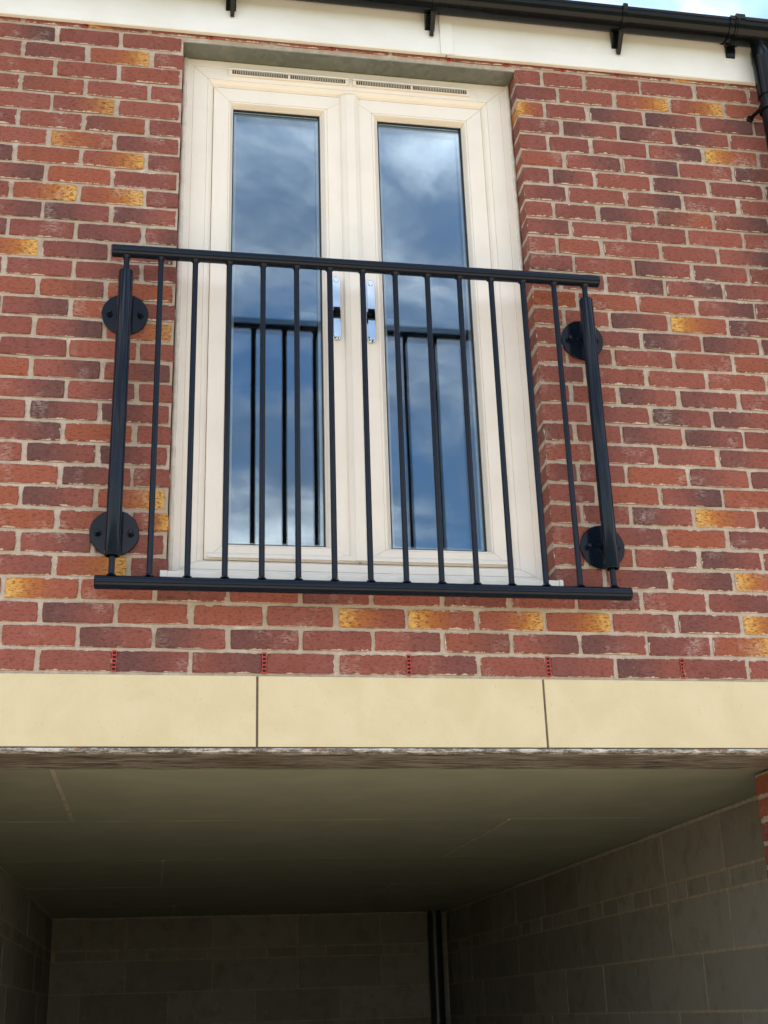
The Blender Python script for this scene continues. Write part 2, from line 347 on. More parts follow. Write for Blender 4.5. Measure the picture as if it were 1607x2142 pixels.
def brick_mesh(L, H, D, seed):
    r = random.Random(seed); nx = max(2, round(L / .036)); nz = 2
    out = [(-L/2 + L*i/nx, -H/2) for i in range(nx)] + [(L/2, -H/2 + H*i/nz) for i in range(nz)] + [(L/2 - L*i/nx, H/2) for i in range(nx)] + [(-L/2, H/2 - H*i/nz) for i in range(nz)]
    corner = {0, nx, nx + nz, 2 * nx + nz}
    pts = []
    for i, (x, z) in enumerate(out):
        k = .0032 * r.uniform(.3, 1.3) if i in corner else 0
        pts.append((x - math.copysign(k, x) + r.uniform(-.0011, .0011), z - math.copysign(k, z) * .6 + r.uniform(-.0011, .0011)))
    n = len(pts); bm = bmesh.new(); uvl = bm.loops.layers.uv.new('UVMap')
    ins = .0030
    A = [bm.verts.new((x - math.copysign(ins, x) * (abs(x) > L/2 - .01), r.uniform(-.0007, .0007), z - math.copysign(ins, z) * (abs(z) > H/2 - .01))) for x, z in pts]
    B = [bm.verts.new((x, .0030, z)) for x, z in pts]
    C = [bm.verts.new((x, D, z)) for x, z in pts]
    f = bm.faces.new(A); faces_front = [f]
    for i in range(n):
        j = (i + 1) % n
        faces_front.append(bm.faces.new((A[i], B[i], B[j], A[j])))
    for q in faces_front:
        for l in q.loops: l[uvl].uv = ((l.vert.co.x + L/2) / L, (l.vert.co.z + H/2) / H)
    for i in range(n):
        j = (i + 1) % n
        q = bm.faces.new((B[i], C[i], C[j], B[j]))
        endf = abs(pts[i][0]) > L/2 - .008 and abs(pts[j][0]) > L/2 - .008
        for l in q.loops:
            co = l.vert.co
            if endf: l[uvl].uv = (min(1, max(0, (co.y + .01) / .215)) if co.x < 0 else 1 - min(1, (co.y + .01) / .215), (co.z + H/2) / H)
            else: l[uvl].uv = ((co.x + L/2) / L, .5)
    me = mesh_from(bm, 'brick'); me.materials.append(M_BRICK); return me
BH = 0.0640; PITCH = 0.225; JT = 0.0125
_cache = {}
def get_brick(L, k):
    key = (round(L, 3), k)
    if key not in _cache: _cache[key] = brick_mesh(L, BH, .1025, hash(key) & 0xffff)
    return _cache[key]
# looks of the bricks read off the photograph: d/D dark end left/right, y/Y yellow end left/right, o orange body, k dark all over, r plain
FEAT = {}
def F(c, start, codes, step=2):
    for i, t in enumerate(codes.split()): FEAT[(c, start + i * step)] = t
for c, cs in {31: 'D r r', 29: 'o2 r o2', 27: 'r Y5 r', 25: 'r o5y4 d5', 23: 'D8 o6 r', 21: 'D7 d8 d8', 19: 'Y9o3 D5 D6', 17: 'o4 o5D5 o7', 15: 'r D9 Y4o2', 13: 'o6 D8 D7',
              11: 'd5 d9 d8', 9: 'r d8 d8', 7: 'o6 d8 Y9o2', 5: 'd4 D5 k6'}.items(): F(c, -3, cs)
for c, cs in {30: 'r k6 Y7o4 r', 28: 'r o4d3 r r', 26: 'r r o4d5 k3', 24: 'D8 o5 Y7o3 k5', 22: 'k7 Y9o5 Y9o4 k4', 20: 'k6 r d5 D6', 18: 'r r k6 k4', 16: 'r D7 o6 k6', 14: 'r r o2 r',
              12: 'r D8 D5 r', 10: 'r D8 o7 r', 8: 'r o4 d8 r', 6: 'r o7 o3 y9Y9', 4: 'r D3 Y8o4 k3'}.items(): F(c, -4, cs)
F(3, -3, 'k5 y9o4 o4 k4 r d5 r k3 r D5 r k7 y9o2 r'); F(2, -2, 'r d8 o3 o2 r y8o3 y9o4 Y8o3 Y9o4 D4 k7 y9o3 r'); F(1, -1, 'r d7 d8 d7 r D5 o4D5 D7 d8 k7 Y8o4 r')
F(0, -2, 'r r d8 D6 r o2 D5 r d4 d8 r r r')
for c, cs in {31: 'r r r r o3 k3', 29: 'y8o6 r d8 d9 D8 k8', 27: 'r r r D9 y9o5 r', 25: 'k3 d8 o2 d7 r k7', 23: 'r r d8 o6d7 D8 k6', 21: 'r o3 r r D8 r', 19: 'r k6 D7 D8 d5 r', 17: 'o3 r d8 y9o4 d8 r',
              15: 'r k3 r o2 o5 r', 13: 'r o3 d8 d6 r r', 11: 'k7 r d7 d8 k6 r', 9: 'k7 r o5 d6 k7 r', 7: 'r k3 d8 y9o4 k7 r', 5: 'r o3 D5 d8 r r'}.items(): F(c, 13, cs)
for c, cs in {30: 'k5 r Y8o3 Y8o3 o5', 28: 'k3 d7 d8 d8 r', 26: 'o3 D7 D8 r d8', 24: 'k7 r D9 r r', 22: 'k7 r r r r', 20: 'k3 o2 d8 d5 k7', 18: 'o8 o6 o3 D8 k4', 16: 'r k5 d9 d8 k7',
              14: 'D5 o2 r o2 r', 12: 'r k5 d9 d8 r', 10: 'o2 k4 d4 d6 r', 8: 'D3 o5 D9 o5 r', 6: 'r D5 o6 d4 r', 4: 'k3 D6 D7 y8o4 r'}.items(): F(c, 14, cs)
F(32, -2, 'r y6 r r r o2 r r r r r y7o2 r')
def look(code, r):
    d = y = 0.0; o = 0.0; al = min(1, max(0, r.gauss(.42, .24)))
    i = 0
    while i < len(code):
        ch = code[i]; amt = 1.0
        if i + 1 < len(code) and code[i + 1].isdigit(): amt = int(code[i + 1]) / 9; i += 1
        if ch == 'd': d = -amt
        elif ch == 'D': d = amt
        elif ch == 'y': y = -amt
        elif ch == 'Y': y = amt
        elif ch == 'o': o = amt
        elif ch == 'k': d = -amt * .6 if r.random() < .5 else amt * .6; al *= .35 * (1.6 - amt)
        i += 1
    return ((d + 1) / 2, (y + 1) / 2, o, al)
def rand_code(r): return r.choice(['r', 'r', 'r', 'd8', 'D8', 'd6', 'o4', 'k6', 'y8o3', 'Y8o3', 'r', 'D5'])
SLOTS = []      # x0, x1, course, code, face ('f' facade, 'p' pier reveal)
def course_full(c, x0, x1, par, lo, hi, off=0.0):
    i = par - 12
    while i * .1125 + off < hi:
        a, b = i * .1125 + off, i * .1125 + off + PITCH
        if b > lo + .03 and a < hi - .03: SLOTS.append((max(a, x0), min(b, x1), c, FEAT.get((c, i)), i))
        i += 2
for c in range(0, 4): course_full(c, -9, 9, c % 2, -1.3, 3.9)
for c in range(4, 32):
    i = (-12 if c % 2 == 0 else -13)
    while i * .1125 + .0305 < XL - .05:                       # left pier
        a = i * .1125 + .0305; b = min(a + PITCH, XL + .0145 / 2)
        if b > -1.2: SLOTS.append((a, b, c, FEAT.get((c, i)), i))
        i += 2
    js = [XR - JT / 2, 1.7925] if c % 2 == 0 else [XR - JT / 2, 1.7335, 1.904]
    while js[-1] < 3.9: js.append(js[-1] + PITCH)
    for n_, (a, b) in enumerate(zip(js, js[1:])): SLOTS.append((a, b, c, FEAT.get((c, (14 if c % 2 == 0 else 13) + 2 * n_)), n_ + 100))
course_full(32, -9, 9, 0, -1.3, 3.9, .02)
def project(P):
    d = Vector(P) - CAM; z = d.dot(FW)
    if z < .1: return None
    f = 60.388 / 36
    return .5 + f * d.dot(RT) / z, .5 - f * d.dot(UP) / z * .75
def area_in(a, b, z0, z1, X=None):
    cs = [project((a, 0, z0)), project((b, 0, z0)), project((b, 0, z1)), project((a, 0, z1))] if X is None else [project((X, a, z0)), project((X, b, z0)), project((X, b, z1)), project((X, a, z1))]
    if any(q is None for q in cs): return 0
    cl = [(min(1, max(0, u)), min(1, max(0, v))) for u, v in cs]
    A = 0
    for i in range(4):
        (x1, y1), (x2, y2) = cl[i], cl[(i + 1) % 4]; A += x1 * y2 - x2 * y1
    return abs(A) / 2
todo = []
for (a, b, c, code, i) in SLOTS:
    z0, z1 = c * .075, c * .075 + .075
    ar = area_in(a + .008, b - .008, z0, min(z1, 2.424))
    r = random.Random(c * 131 + i * 7 + 5)
    L = b - a - JT; jx = r.uniform(-.002, .002); 
    if abs(b - (XL + JT / 2)) < .001 or abs(a - (XR - JT / 2)) < .001: jx = 0
    else: L += r.uniform(-.003, .003)
    todo.append((ar, ((a + b) / 2 + jx, r.uniform(-.0014, .0008), z0 + .0375 + r.uniform(-.0012, .0012)), L, 0.0, look(code or rand_code(r), r), r.randrange(5)))
# reveals of the two undercroft piers (bricks laid along the depth, facing the opening)
for side, X in ((1, PX), (-1, PXL)):
    for n_ in range(28):
        z1 = -.247 - .008 - n_ * .0765; r = random.Random(n_ * 17 + side)
        cuts = [.008, .235, PY + .004] if n_ % 2 == 0 else [.008, .125, PY + .004]
        for a, b in zip(cuts, cuts[1:]):
            ar = area_in(a, b, z1 - .0625, z1, X) if side == 1 else 0
            todo.append((ar, (X - .001 * side, (a + b) / 2, z1 - .031), b - a - .012, -math.pi / 2 * side, look('o7' if n_ < 2 else 'k5' if n_ % 3 == 2 else 'r', r), n_ % 5))
todo.sort(key=lambda t: -t[0])
stuff = []
nb = 0
for ar, loc, L, rz, lk, var in todo:
    if ar > 1e-6 and nb < 300:
        Lq = round(L / .004) * .004
        me = get_brick(Lq, var); o = obj('brick', me, None, wall, loc); o.rotation_euler = (rng.uniform(-.004, .004), rng.uniform(-.004, .004), rz + rng.uniform(-.004, .004))
        o.color = lk; nb += 1
    else: stuff.append((loc, L, rz, lk, var))
if stuff:
    vs_, fs_, uvs, cols = [], [], [], []
    for loc, L, rz, lk, var in stuff:
        me = get_brick(round(L / .02) * .02 if L > .03 else .02, var); M_ = Matrix.Translation(loc) @ Matrix.Rotation(rz, 4, 'Z'); base = len(vs_)
        vs_ += [tuple(M_ @ v.co) for v in me.vertices]
        for p in me.polygons:
            fs_.append([base + q for q in p.vertices])
            for li in p.loop_indices: uvs.append(tuple(me.uv_layers[0].data[li].uv)); cols.append(lk)
    me = bpy.data.meshes.new('bricks'); me.from_pydata(vs_, [], fs_); me.materials.append(M_BRICKS)
    ul = me.uv_layers.new(name='UVMap'); ul.data.foreach_set('uv', [q for t in uvs for q in t])
    ca = me.color_attributes.new('bp', 'FLOAT_COLOR', 'CORNER'); ca.data.foreach_set('color', [q for t in cols for q in t])
    o = obj('brickwork', me, None, wall); o['kind'] = 'stuff'
# red plastic weep vents in the perpends
def weep_mesh():
    bm = bmesh.new()
    for x in (-.0066, .0048): add_box(bm, x, x + .0018, -.0015, .02, -.033, .033)
    for k in range(6): add_box(bm, -.0048, .0048, -.001, .012, -.033 + k * .0124, -.033 + k * .0124 + .0040)
    add_box(bm, -.0048, .0048, .0125, .02, -.033, .033)
    return mesh_from(bm)
WM = weep_mesh(); WM.materials.append(M_WEEP)
WB = box_mesh(-.0047, .0047, .0022, .0119, -.0328, .0328); WB.materials.append(M_DARK)  # solid dark insert standing in for the shade inside the weep vent
def weep(x, z):
    o = obj('weep_vent', WM, None, wall, (x, 0, z)); obj('slot', WB, None, o)
for i in (2, 6, 10, 14, 18): weep(i * .1125, .0375)
for i in (0, 4, 8, 12, 14, 16, 18): weep(i * .1125 + .02, 2.4375)

# ------------------------------------------------------------------ stone course and the steel below it
st = tag(empty('stone_lintel_course'), 'band of smooth buff stone blocks between the brickwork and the dark opening', 'stone band')
jx = [-2.06, -1.155, -.2475, .654, 1.5535, 2.455, 3.36, 4.26]
for a, b in zip(jx, jx[1:]):
    me = box_mesh(a + .0035, b - .0035, -.003 + rng.uniform(-.001, .001), .10, -.2205, -.0045, .0022); obj('stone_block', me, M_STONE, st)
obj('mortar', box_mesh(-2.06, 4.26, .004, .09, -.2225, -.0050), mat_plain('grey_brown_joint', (0.20, 0.155, 0.13), 0.95, var=.3, scale=50), st)
sl = tag(empty('steel_lintel'), 'weathered steel lintel with mortar-splashed front edge under the buff stone band', 'lintel')
bm = bmesh.new(); n = 260
# front lip as a slightly ragged strip
prev = None
for k in range(n + 1):
    x = -2.0 + 6.2 * k / n; j = lambda s_: mnoise.noise((x * 9, s_, 0)) * .0016 + mnoise.noise((x * 40, s_, 3)) * .0008
    ring = [bm.verts.new((x, -.0065 + j(1), -.2250 + j(2) * .4)), bm.verts.new((x, -.010 + j(5), -.2305 + j(3))), bm.verts.new((x, -.0055 + j(7), -.2360 + j(4))), bm.verts.new((x, .012, -.2395)), bm.verts.new((x, .012, -.2250))]
    if prev:
        for a in range(5): bm.faces.new((prev[a], prev[(a + 1) % 5], ring[(a + 1) % 5], ring[a]))
    prev = ring
obj('front_lip', mesh_from(bm), M_LIP, sl)
obj('soffit_plate', box_mesh(-2.0, 4.2, .0125, .262, -.2398, -.2255), M_SOFFIT, sl)

# ------------------------------------------------------------------ undercroft
WX, WXL, BY, CZ = 2.632, -0.388, 6.56, -0.2345
ce = struct('ceiling', box_mesh(-.62, 2.9, .2625, 6.75, CZ + .013, CZ + .05), M_CEIL)
rows = [(.2635, 1.44, (.04,)), (1.44, 2.79, (1.81,)), (2.79, 4.19, (.40,)), (4.19, 5.55, (1.80,)), (5.55, 6.74, (.5,))]
for (y0, y1, cuts) in rows:
    xs = [-.60] + list(cuts) + [2.88]
    for a, b in zip(xs, xs[1:]): obj('board', box_mesh(a + .0015, b - .0015, y0 + .0015, y1 - .0015, CZ + rng.uniform(0, .0015), CZ + .0125), M_CEIL, ce)
    for q in cuts: obj('joint_filler', box_mesh(q - .007, q + .007, y0 + .02, y1 - .01, CZ - .002, CZ + .004), M_TAPE, ce)
    if y0 > 1: obj('joint_filler', box_mesh(-.5, 2.6, y0 - .0025, y0 + .0025, CZ - .0005, CZ + .004), M_FAINT, ce)
def block_wall(name, fn, length, start_off, depth_sign):
    """fn(s, d, z): s runs along the wall, d out of its face"""
    bm = bmesh.new()
    def add(bm, s0, s1, d0, d1, z0, z1):
        p = [fn(s, d, z) for s in (s0, s1) for d in (d0, d1) for z in (z0, z1)]
        lo = [min(q[i] for q in p) for i in range(3)]; hi = [max(q[i] for q in p) for i in range(3)]
        add_box(bm, lo[0], hi[0], lo[1], hi[1], lo[2], hi[2])
    add(bm, 0, length, .003, .10, GZ, CZ - .002)
    root = obj('block_wall', mesh_from(bm), mat_plain('block_joint_' + name, (.47, .37, .265), .95, var=.25, scale=40))
    zt = CZ - .014; k = 0; r = random.Random(len(name))
    hs = [.2165, .067] + [.2185] * 9
    for hgt in hs:
        pit = .648 if hgt > .1 else .226
        s = -((k * .324 + start_off) % pit)
        while s < length:
            a, b = max(0, s), min(length, s + pit)
            if b - a > .03:
                b2 = bmesh.new(); e = r.uniform(0, .003); add(b2, a + .005, b - .005, e, .09, zt - hgt, zt)
                obj('block', mesh_from(b2), M_BLOCK, root)
            s += pit
        zt -= hgt + .010; k += 1
        if zt < -1.5: break
    return root
wr = block_wall('wall_right', lambda s, d, z: (WX + d, PY + .002 + s, z), BY - PY + .09, .425, 1)
wl = block_wall('wall_left', lambda s, d, z: (WXL - d, PY + .002 + s, z), BY - PY + .09, .30, 1)
wb = block_wall('wall_back', lambda s, d, z: (WXL + .001 + s, BY + d, z), WX - WXL - .002, .1, 1)
tag(wr, 'grey concrete block wall along the right side of the undercroft, beside the brick pier', 'block wall')
tag(wl, 'dark grey block wall at the left edge of the undercroft', 'block wall')
tag(wb, 'almost black block wall at the back of the undercroft', 'block wall')
def bead(name, a, b, r, parent, amp=.003):
    a = Vector(a); b = Vector(b); bm = bmesh.new(); n = 90; prev = None; ax = (b - a).normalized(); u = Vector((0, 0, 1)); v = ax.cross(u)
    for k in range(n + 1):
        c = a.lerp(b, k / n); rr = r * (1 + .5 * mnoise.noise(c * 9)) + amp * max(0, mnoise.noise(c * 23 + Vector((3, 1, 2))))
        ring = [bm.verts.new(c + (u * math.cos(t * math.pi / 3) * 1.0 + v * math.sin(t * math.pi / 3) * .7) * rr) for t in range(6)]
        if prev:
            for q in range(6): bm.faces.new((prev[q], prev[(q + 1) % 6], ring[(q + 1) % 6], ring[q]))
        prev = ring
    return obj(name, mesh_from(bm, smooth=True), M_BEAD, parent)
bead('mortar_bead', (WX, PY + .01, CZ - .007), (WX, BY, CZ - .007), .010, wr)
bead('mortar_bead', (WXL, PY + .01, CZ - .007), (WXL, BY, CZ - .007), .006, wl)
bead('mortar_bead', (WXL, BY, CZ - .007), (WX - .2, BY, CZ - .007), .009, wb)
sp = tag(empty('soil_pipe'), 'black vertical drain pipe in the far corner of the dark undercroft', 'pipe')
M_SOIL = mat_plain('grey_black_plastic', (0.035, 0.035, 0.037), 0.35, var=.2)
obj('pipe', tube_mesh((2.515, 6.46, GZ), (2.515, 6.46, CZ), .055, 24), M_SOIL, sp)
obj('socket', tube_mesh((2.515, 6.46, -1.55), (2.515, 6.46, -1.45), .064, 24, rim=.004), M_SOIL, sp)

# ------------------------------------------------------------------ fascia, gutter, downpipe
fb = tag(empty('fascia_board'), 'white fascia board above the brickwork and behind the black gutter', 'fascia')
FB = -.020
bm = bmesh.new(); add_prism(bm, [(FB, 2.625), (FB, 2.420), (FB + .003, 2.4165), (-.002, 2.4165), (-.002, 2.4235), (FB + .010, 2.4235), (FB + .010, 2.625)], 'x', -4.0, 1.356); obj('board', mesh_from(bm), M_FASCIA, fb)
bm = bmesh.new(); add_prism(bm, [(FB, 2.625), (FB, 2.420), (FB + .003, 2.4165), (-.002, 2.4165), (-.002, 2.4235), (FB + .010, 2.4235), (FB + .010, 2.625)], 'x', 1.360, 6.5); obj('board', mesh_from(bm), M_FASCIA, fb)
obj('joint_cover', box_mesh(1.3335, 1.3825, FB - .0075, FB - .0005, 2.4115, 2.62, .001), M_FASCIA, fb)
for x, z in ((-.02, 2.52), (.75, 2.515), (1.346, 2.535), (1.37, 2.535), (1.93, 2.515), (2.50, 2.510)):
    bm = bmesh.new(); bmesh.ops.create_uvsphere(bm, u_segments=10, v_segments=6, radius=.0052)
    for v in bm.verts: v.co.y *= .5
    obj('nail_cap', mesh_from(bm, smooth=True), M_FASCIA, fb, (x, FB, z))
gt = tag(empty('gutter'), 'black half-round plastic gutter along the eaves, held by brackets on the white fascia', 'gutter')
GY, GR = -.0815, .0565
def gz(x): return 2.6215 - .0035 * (x - 1.0)
def add_trough(bm, x0, x1, r, t, a0=-90, a1=90, n=20, lip=0.0):
    rows_ = []
    for x in (x0, x1):
        o_ = [(GY + r * math.sin(R(a0 + (a1 - a0) * k / n)), gz(x) - r * math.cos(R(a0 + (a1 - a0) * k / n))) for k in range(n + 1)]
        i_ = [(GY + (r - t) * math.sin(R(a0 + (a1 - a0) * k / n)), gz(x) - (r - t) * math.cos(R(a0 + (a1 - a0) * k / n))) for k in range(n + 1)][::-1]
        if lip: o_[0] = (o_[0][0] , o_[0][1]); o_ = [(GY - r + t * 2.2, gz(x) + lip), (GY - r - t * .8, gz(x) + lip), (GY - r - t * .8, gz(x) - .004)] + o_[1:]
        rows_.append([bm.verts.new((x, y, z)) for y, z in o_ + i_])
    m_ = len(rows_[0])
    for k in range(m_): bm.faces.new((rows_[0][k], rows_[0][(k + 1) % m_], rows_[1][(k + 1) % m_], rows_[1][k]))
    bm.faces.new(rows_[0][::-1]); bm.faces.new(rows_[1])
bm = bmesh.new(); add_trough(bm, -4.0, 6.5, GR, .0025, n=28, lip=.006); obj('trough', smooth_by_angle(mesh_from(bm), 40), M_GUT, gt)
def bracket(x):
    bm = bmesh.new(); add_trough(bm, x - .009, x + .009, GR + .0065, .0060, n=20, lip=.011)
    z = gz(x)
    pts = [(FB - .001, z - .012), (FB - .001, z - .126), (FB - .006, z - .131), (FB - .012, z - .127), (GY - .002, z - GR - .0035), (GY + .02, z - GR + .001), (GY + .040, z - .042)]
    add_prism(bm, pts, 'x', x - .010, x + .010)
    for v in bm.verts:
        if v.co.z < z - GR - .006: v.co.x = x + (v.co.x - x) * .75
    add_prism(bm, [(FB - .0005, z - .02), (FB - .0005, z - .100), (FB - .010, z - .094), (GY + .030, z - .052)], 'x', x - .024, x + .0135)
    return obj('bracket', smooth_by_angle(mesh_from(bm), 30), M_GUT, gt)
for x in (-.955, -.205, .545, 1.300, 2.045): bracket(x)
bm = bmesh.new(); add_trough(bm, 2.475, 2.72, GR + .0050, .0048, n=24, lip=.008); obj('running_outlet', smooth_by_angle(mesh_from(bm), 40), M_GUT, gt)
bm = bmesh.new(); add_trough(bm, 2.497, 2.535, GR + .0095, .0046, n=24, lip=.016); add_trough(bm, 2.505, 2.511, GR + .0125, .0040, n=24); 
add_prism(bm, [(FB - .001, 2.60), (FB - .001, 2.525), (FB - .014, 2.555), (FB - .014, 2.60)], 'x', 2.497, 2.535)
obj('union_clip', smooth_by_angle(mesh_from(bm), 40), M_GUT, gt)
dp = tag(empty('downpipe'), 'black plastic downpipe under the gutter at the right edge of the wall', 'downpipe')
DX, DY = 2.618, -.074
obj('pipe', tube_mesh((DX, DY, GZ), (DX, DY, 2.44), .034, 28), M_GUT, dp)
def lathe(cx, cy, prof, seg=28):
    bm = bmesh.new(); rs = []
    for r_, z in prof: rs.append([bm.verts.new((cx + r_ * math.cos(2 * math.pi * k / seg), cy + r_ * math.sin(2 * math.pi * k / seg), z)) for k in range(seg)])
    for A, B in zip(rs, rs[1:]):
        for k in range(seg): bm.faces.new((A[k], A[(k + 1) % seg], B[(k + 1) % seg], B[k]))
    bm.faces.new(rs[0][::-1]); bm.faces.new(rs[-1]); return smooth_by_angle(mesh_from(bm), 40)
obj('outlet_socket', lathe(DX, DY, [(.035, 2.30), (.0385, 2.302), (.0385, 2.470), (.0405, 2.472), (.0405, 2.520), (.036, 2.530), (.034, 2.565), (.042, 2.575)]), M_GUT, dp)
cl = obj('pipe_clip', lathe(DX, DY, [(.0345, 2.235), (.0415, 2.236), (.0415, 2.262), (.0345, 2.263)]), M_GUT, dp)
for s_ in (-1, 1):
    bm = bmesh.new(); add_tube(bm, (DX + s_ * .036, DY + .010, 2.249), (DX + s_ * .050, -.008, 2.249), .0075, 10); add_tube(bm, (DX + s_ * .050, -.012, 2.249), (DX + s_ * .050, .004, 2.249), .013, 14, rim=.002)
    obj('lug', smooth_by_angle(mesh_from(bm)), M_GUT, cl)
obj('screw', tube_mesh((DX + .028, DY - .030, 2.455), (DX + .034, DY - .042, 2.455), .007, 12, rim=.002), M_GUT, dp)

# ------------------------------------------------------------------ window lintel
wn = tag(empty('window_lintel'), 'dull galvanised steel lintel plate over the cream glazed doors', 'lintel')
obj('soffit_plate', box_mesh(XL + .001, XR - .001, .002, .099, 2.3775, 2.3812), M_GALV, wn)

# ------------------------------------------------------------------ french doors
fw = tag(empty('glazed_double_doors'), 'cream white glazed double doors with chrome handles behind the black railing', 'glazed doors')
def sweep(rect, widths, prof, gap=.0008):
    """rect x0,x1,z0,z1 (outer); widths l,r,b,t; prof [(s, y)] s = fraction of the width from the outer edge. -> meshes bottom,right,top,left"""
    x0, x1, z0, z1 = rect; l, r_, b, t = widths
    def C(i, s): return [(x0 + l * s, z0 + b * s), (x1 - r_ * s, z0 + b * s), (x1 - r_ * s, z1 - t * s), (x0 + l * s, z1 - t * s)][i]
    res = []
    for i in range(4):
        j = (i + 1) % 4; bm = bmesh.new(); A, B = [], []
        for s, y in prof:
            a, c = Vector(C(i, s)), Vector(C(j, s)); d = (c - a).normalized() * gap
            A.append(bm.verts.new((a.x + d.x, y, a.y + d.y))); B.append(bm.verts.new((c.x - d.x, y, c.y - d.y)))
        n = len(prof)
        for k in range(n): bm.faces.new((A[k], A[(k + 1) % n], B[(k + 1) % n], B[k]))
        bm.faces.new(A[::-1]); bm.faces.new(B); res.append(smooth_by_angle(mesh_from(bm), 25))
    return res
YF = .084
fr_prof = [(0, .165), (0, YF + .003), (.02, YF), (.30, YF), (.308, YF + .003), (.322, YF + .003), (.330, YF), (.79, YF), (.80, YF + .0035), (.815, YF + .0012), (.87, YF + .0045), (.93, YF + .010), (.965, YF + .017), (.985, YF + .0185), (1, YF + .022), (1, .165)]
FX0, FX1, FZ0, FZ1 = .3760, 1.6190, .3470, 2.3770
for nm, me in zip(('threshold', 'jamb', 'head', 'jamb'), sweep((FX0, FX1, FZ0, FZ1), (.110, .110, .053, .106), fr_prof)): obj(nm, me, M_UPVC, fw)
YS = YF + .014
def leaf(x0, x1, wl, wr, inner_side):
    z0, z1 = FZ0 + .055, FZ1 - .1095
    lf = empty('door_leaf'); lf.parent = fw
    pr = [(0, .178), (0, YS + .002), (.025, YS), (.75, YS), (.762, YS + .0035), (.785, YS + .0010), (.84, YS + .0015), (.90, YS + .008), (.955, YS + .0180), (.972, YS + .0185), (1, YS + .026), (1, .178)]
    wb_, wt = .061, .077
    for nm, me in zip(('bottom_rail', 'stile', 'top_rail', 'stile'), sweep((x0, x1, z0, z1), (wl, wr, wb_, wt), pr, .0007)): obj(nm, me, M_UPVC, lf)
    gx0, gx1, gz0, gz1 = x0 + wl, x1 - wr, z0 + wb_, z1 - wt
    bmg = bmesh.new()
    for a in ((gx0, gx0 + .003, gz0, gz1), (gx1 - .003, gx1, gz0, gz1), (gx0 + .003, gx1 - .003, gz1 - .003, gz1), (gx0 + .003, gx1 - .003, gz0, gz0 + .003)): add_box(bmg, a[0], a[1], YS + .024, YS + .0345, a[2], a[3])
    obj('gasket', mesh_from(bmg), M_GASKET, lf)
    bmp = bmesh.new()                                  # double glazing: two 4 mm sheets
    add_box(bmp, gx0 + .0005, gx1 - .0005, YS + .0350, YS + .0390, gz0 + .0005, gz1 - .0005); obj('glass_pane', mesh_from(bmp), M_GLASS, lf)
    obj('glass_pane', box_mesh(gx0 + .0005, gx1 - .0005, YS + .0550, YS + .0590, gz0 + .0005, gz1 - .0005), M_GLASS, lf)
    bms = bmesh.new(); sw = .013
    for a in ((gx0 + .001, gx0 + sw, gz0, gz1), (gx1 - sw, gx1 - .001, gz0, gz1), (gx0 + sw, gx1 - sw, gz1 - sw, gz1 - .001), (gx0 + sw, gx1 - sw, gz0 + .001, gz0 + sw)): add_box(bms, a[0], a[1], YS + .0392, YS + .0548, a[2], a[3])
    obj('spacer_bar', mesh_from(bms), M_SPACER, lf)
    bmw = bmesh.new(); add_prism(bmw, [(YS, z0 + .024), (YS - .010, z0 + .019), (YS - .014, z0 + .014), (YS - .014, z0 + .004), (YS, z0 + .004)], 'x', x0 + .012, x1 - (.028 if inner_side > 0 else .012) if inner_side > 0 else x1 - .012)
    obj('weather_bar', mesh_from(bmw), M_UPVC, lf)
    return lf, (gx0, gx1, gz0, gz1)
lf1, g1 = leaf(FX0 + .1112, .9935, .0740, .1090, 1)
lf2, g2 = leaf(.9955, FX1 - .1112, .1105, .0775, -1)
# cover strip over the meeting stiles
pts = [(.9590, YS), (.9595, YS - .004), (.9640, YS - .010), (.9790, YS - .0185), (.9805, YS - .0205), (1.0115, YS - .0205), (1.0130, YS - .0185), (1.0250, YS - .011), (1.0270, YS - .0085), (1.0305, YS - .004), (1.0310, YS)]
bm = bmesh.new(); zz0, zz1 = FZ0 + .058, FZ1 - .1085
A = [bm.verts.new((x, y, zz0)) for x, y in pts]; B = [bm.verts.new((x, y, zz1)) for x, y in pts]
for k in range(len(pts)): j = (k + 1) % len(pts); bm.faces.new((A[k], A[j], B[j], B[k]))
bm.faces.new(A); bm.faces.new(B[::-1]); obj('cover_strip', mesh_from(bm), M_UPVC, fw)
# chrome pull plates and the white levers inside
def plate(lf, x, z0, z1, hw):
    def capsule(hw_, y0, y1, zz0_, zz1_, bev):
        bm = bmesh.new(); n = 14; pp = []
        for k in range(n + 1): t = math.pi * k / n; pp.append((x + hw_ * math.cos(t), zz1_ - hw_ + hw_ * math.sin(t)))
        for k in range(n + 1): t = math.pi + math.pi * k / n; pp.append((x + hw_ * math.cos(t), zz0_ + hw_ + hw_ * math.sin(t)))
        add_prism(bm, pp, 'y', y0, y1)
        if bev:
            es = [e for e in bm.edges if abs(e.verts[0].co.y - y0) < 1e-5 and abs(e.verts[1].co.y - y0) < 1e-5]
            bmesh.ops.bevel(bm, geom=es, offset=bev, segments=3, profile=.5, affect='EDGES')
        return mesh_from(bm)
    obj('backplate', capsule(hw, YS - .007, YS - .0005, z0, z1, .002), M_CHROME, lf)
    obj('pull_lever', capsule(hw * .80, YS - .019, YS - .0075, z0 + .006, z1 - .005, .0025), M_CHROME, lf)
    obj('pivot_cap', tube_mesh((x, YS - .019, z1 - .0205), (x, YS - .0225, z1 - .0205), hw * .62, 20, rim=.001), M_CHROME, lf)
plate(lf1, .9310, 1.222, 1.476, .0150); plate(lf2, 1.0540, 1.218, 1.470, .0155)
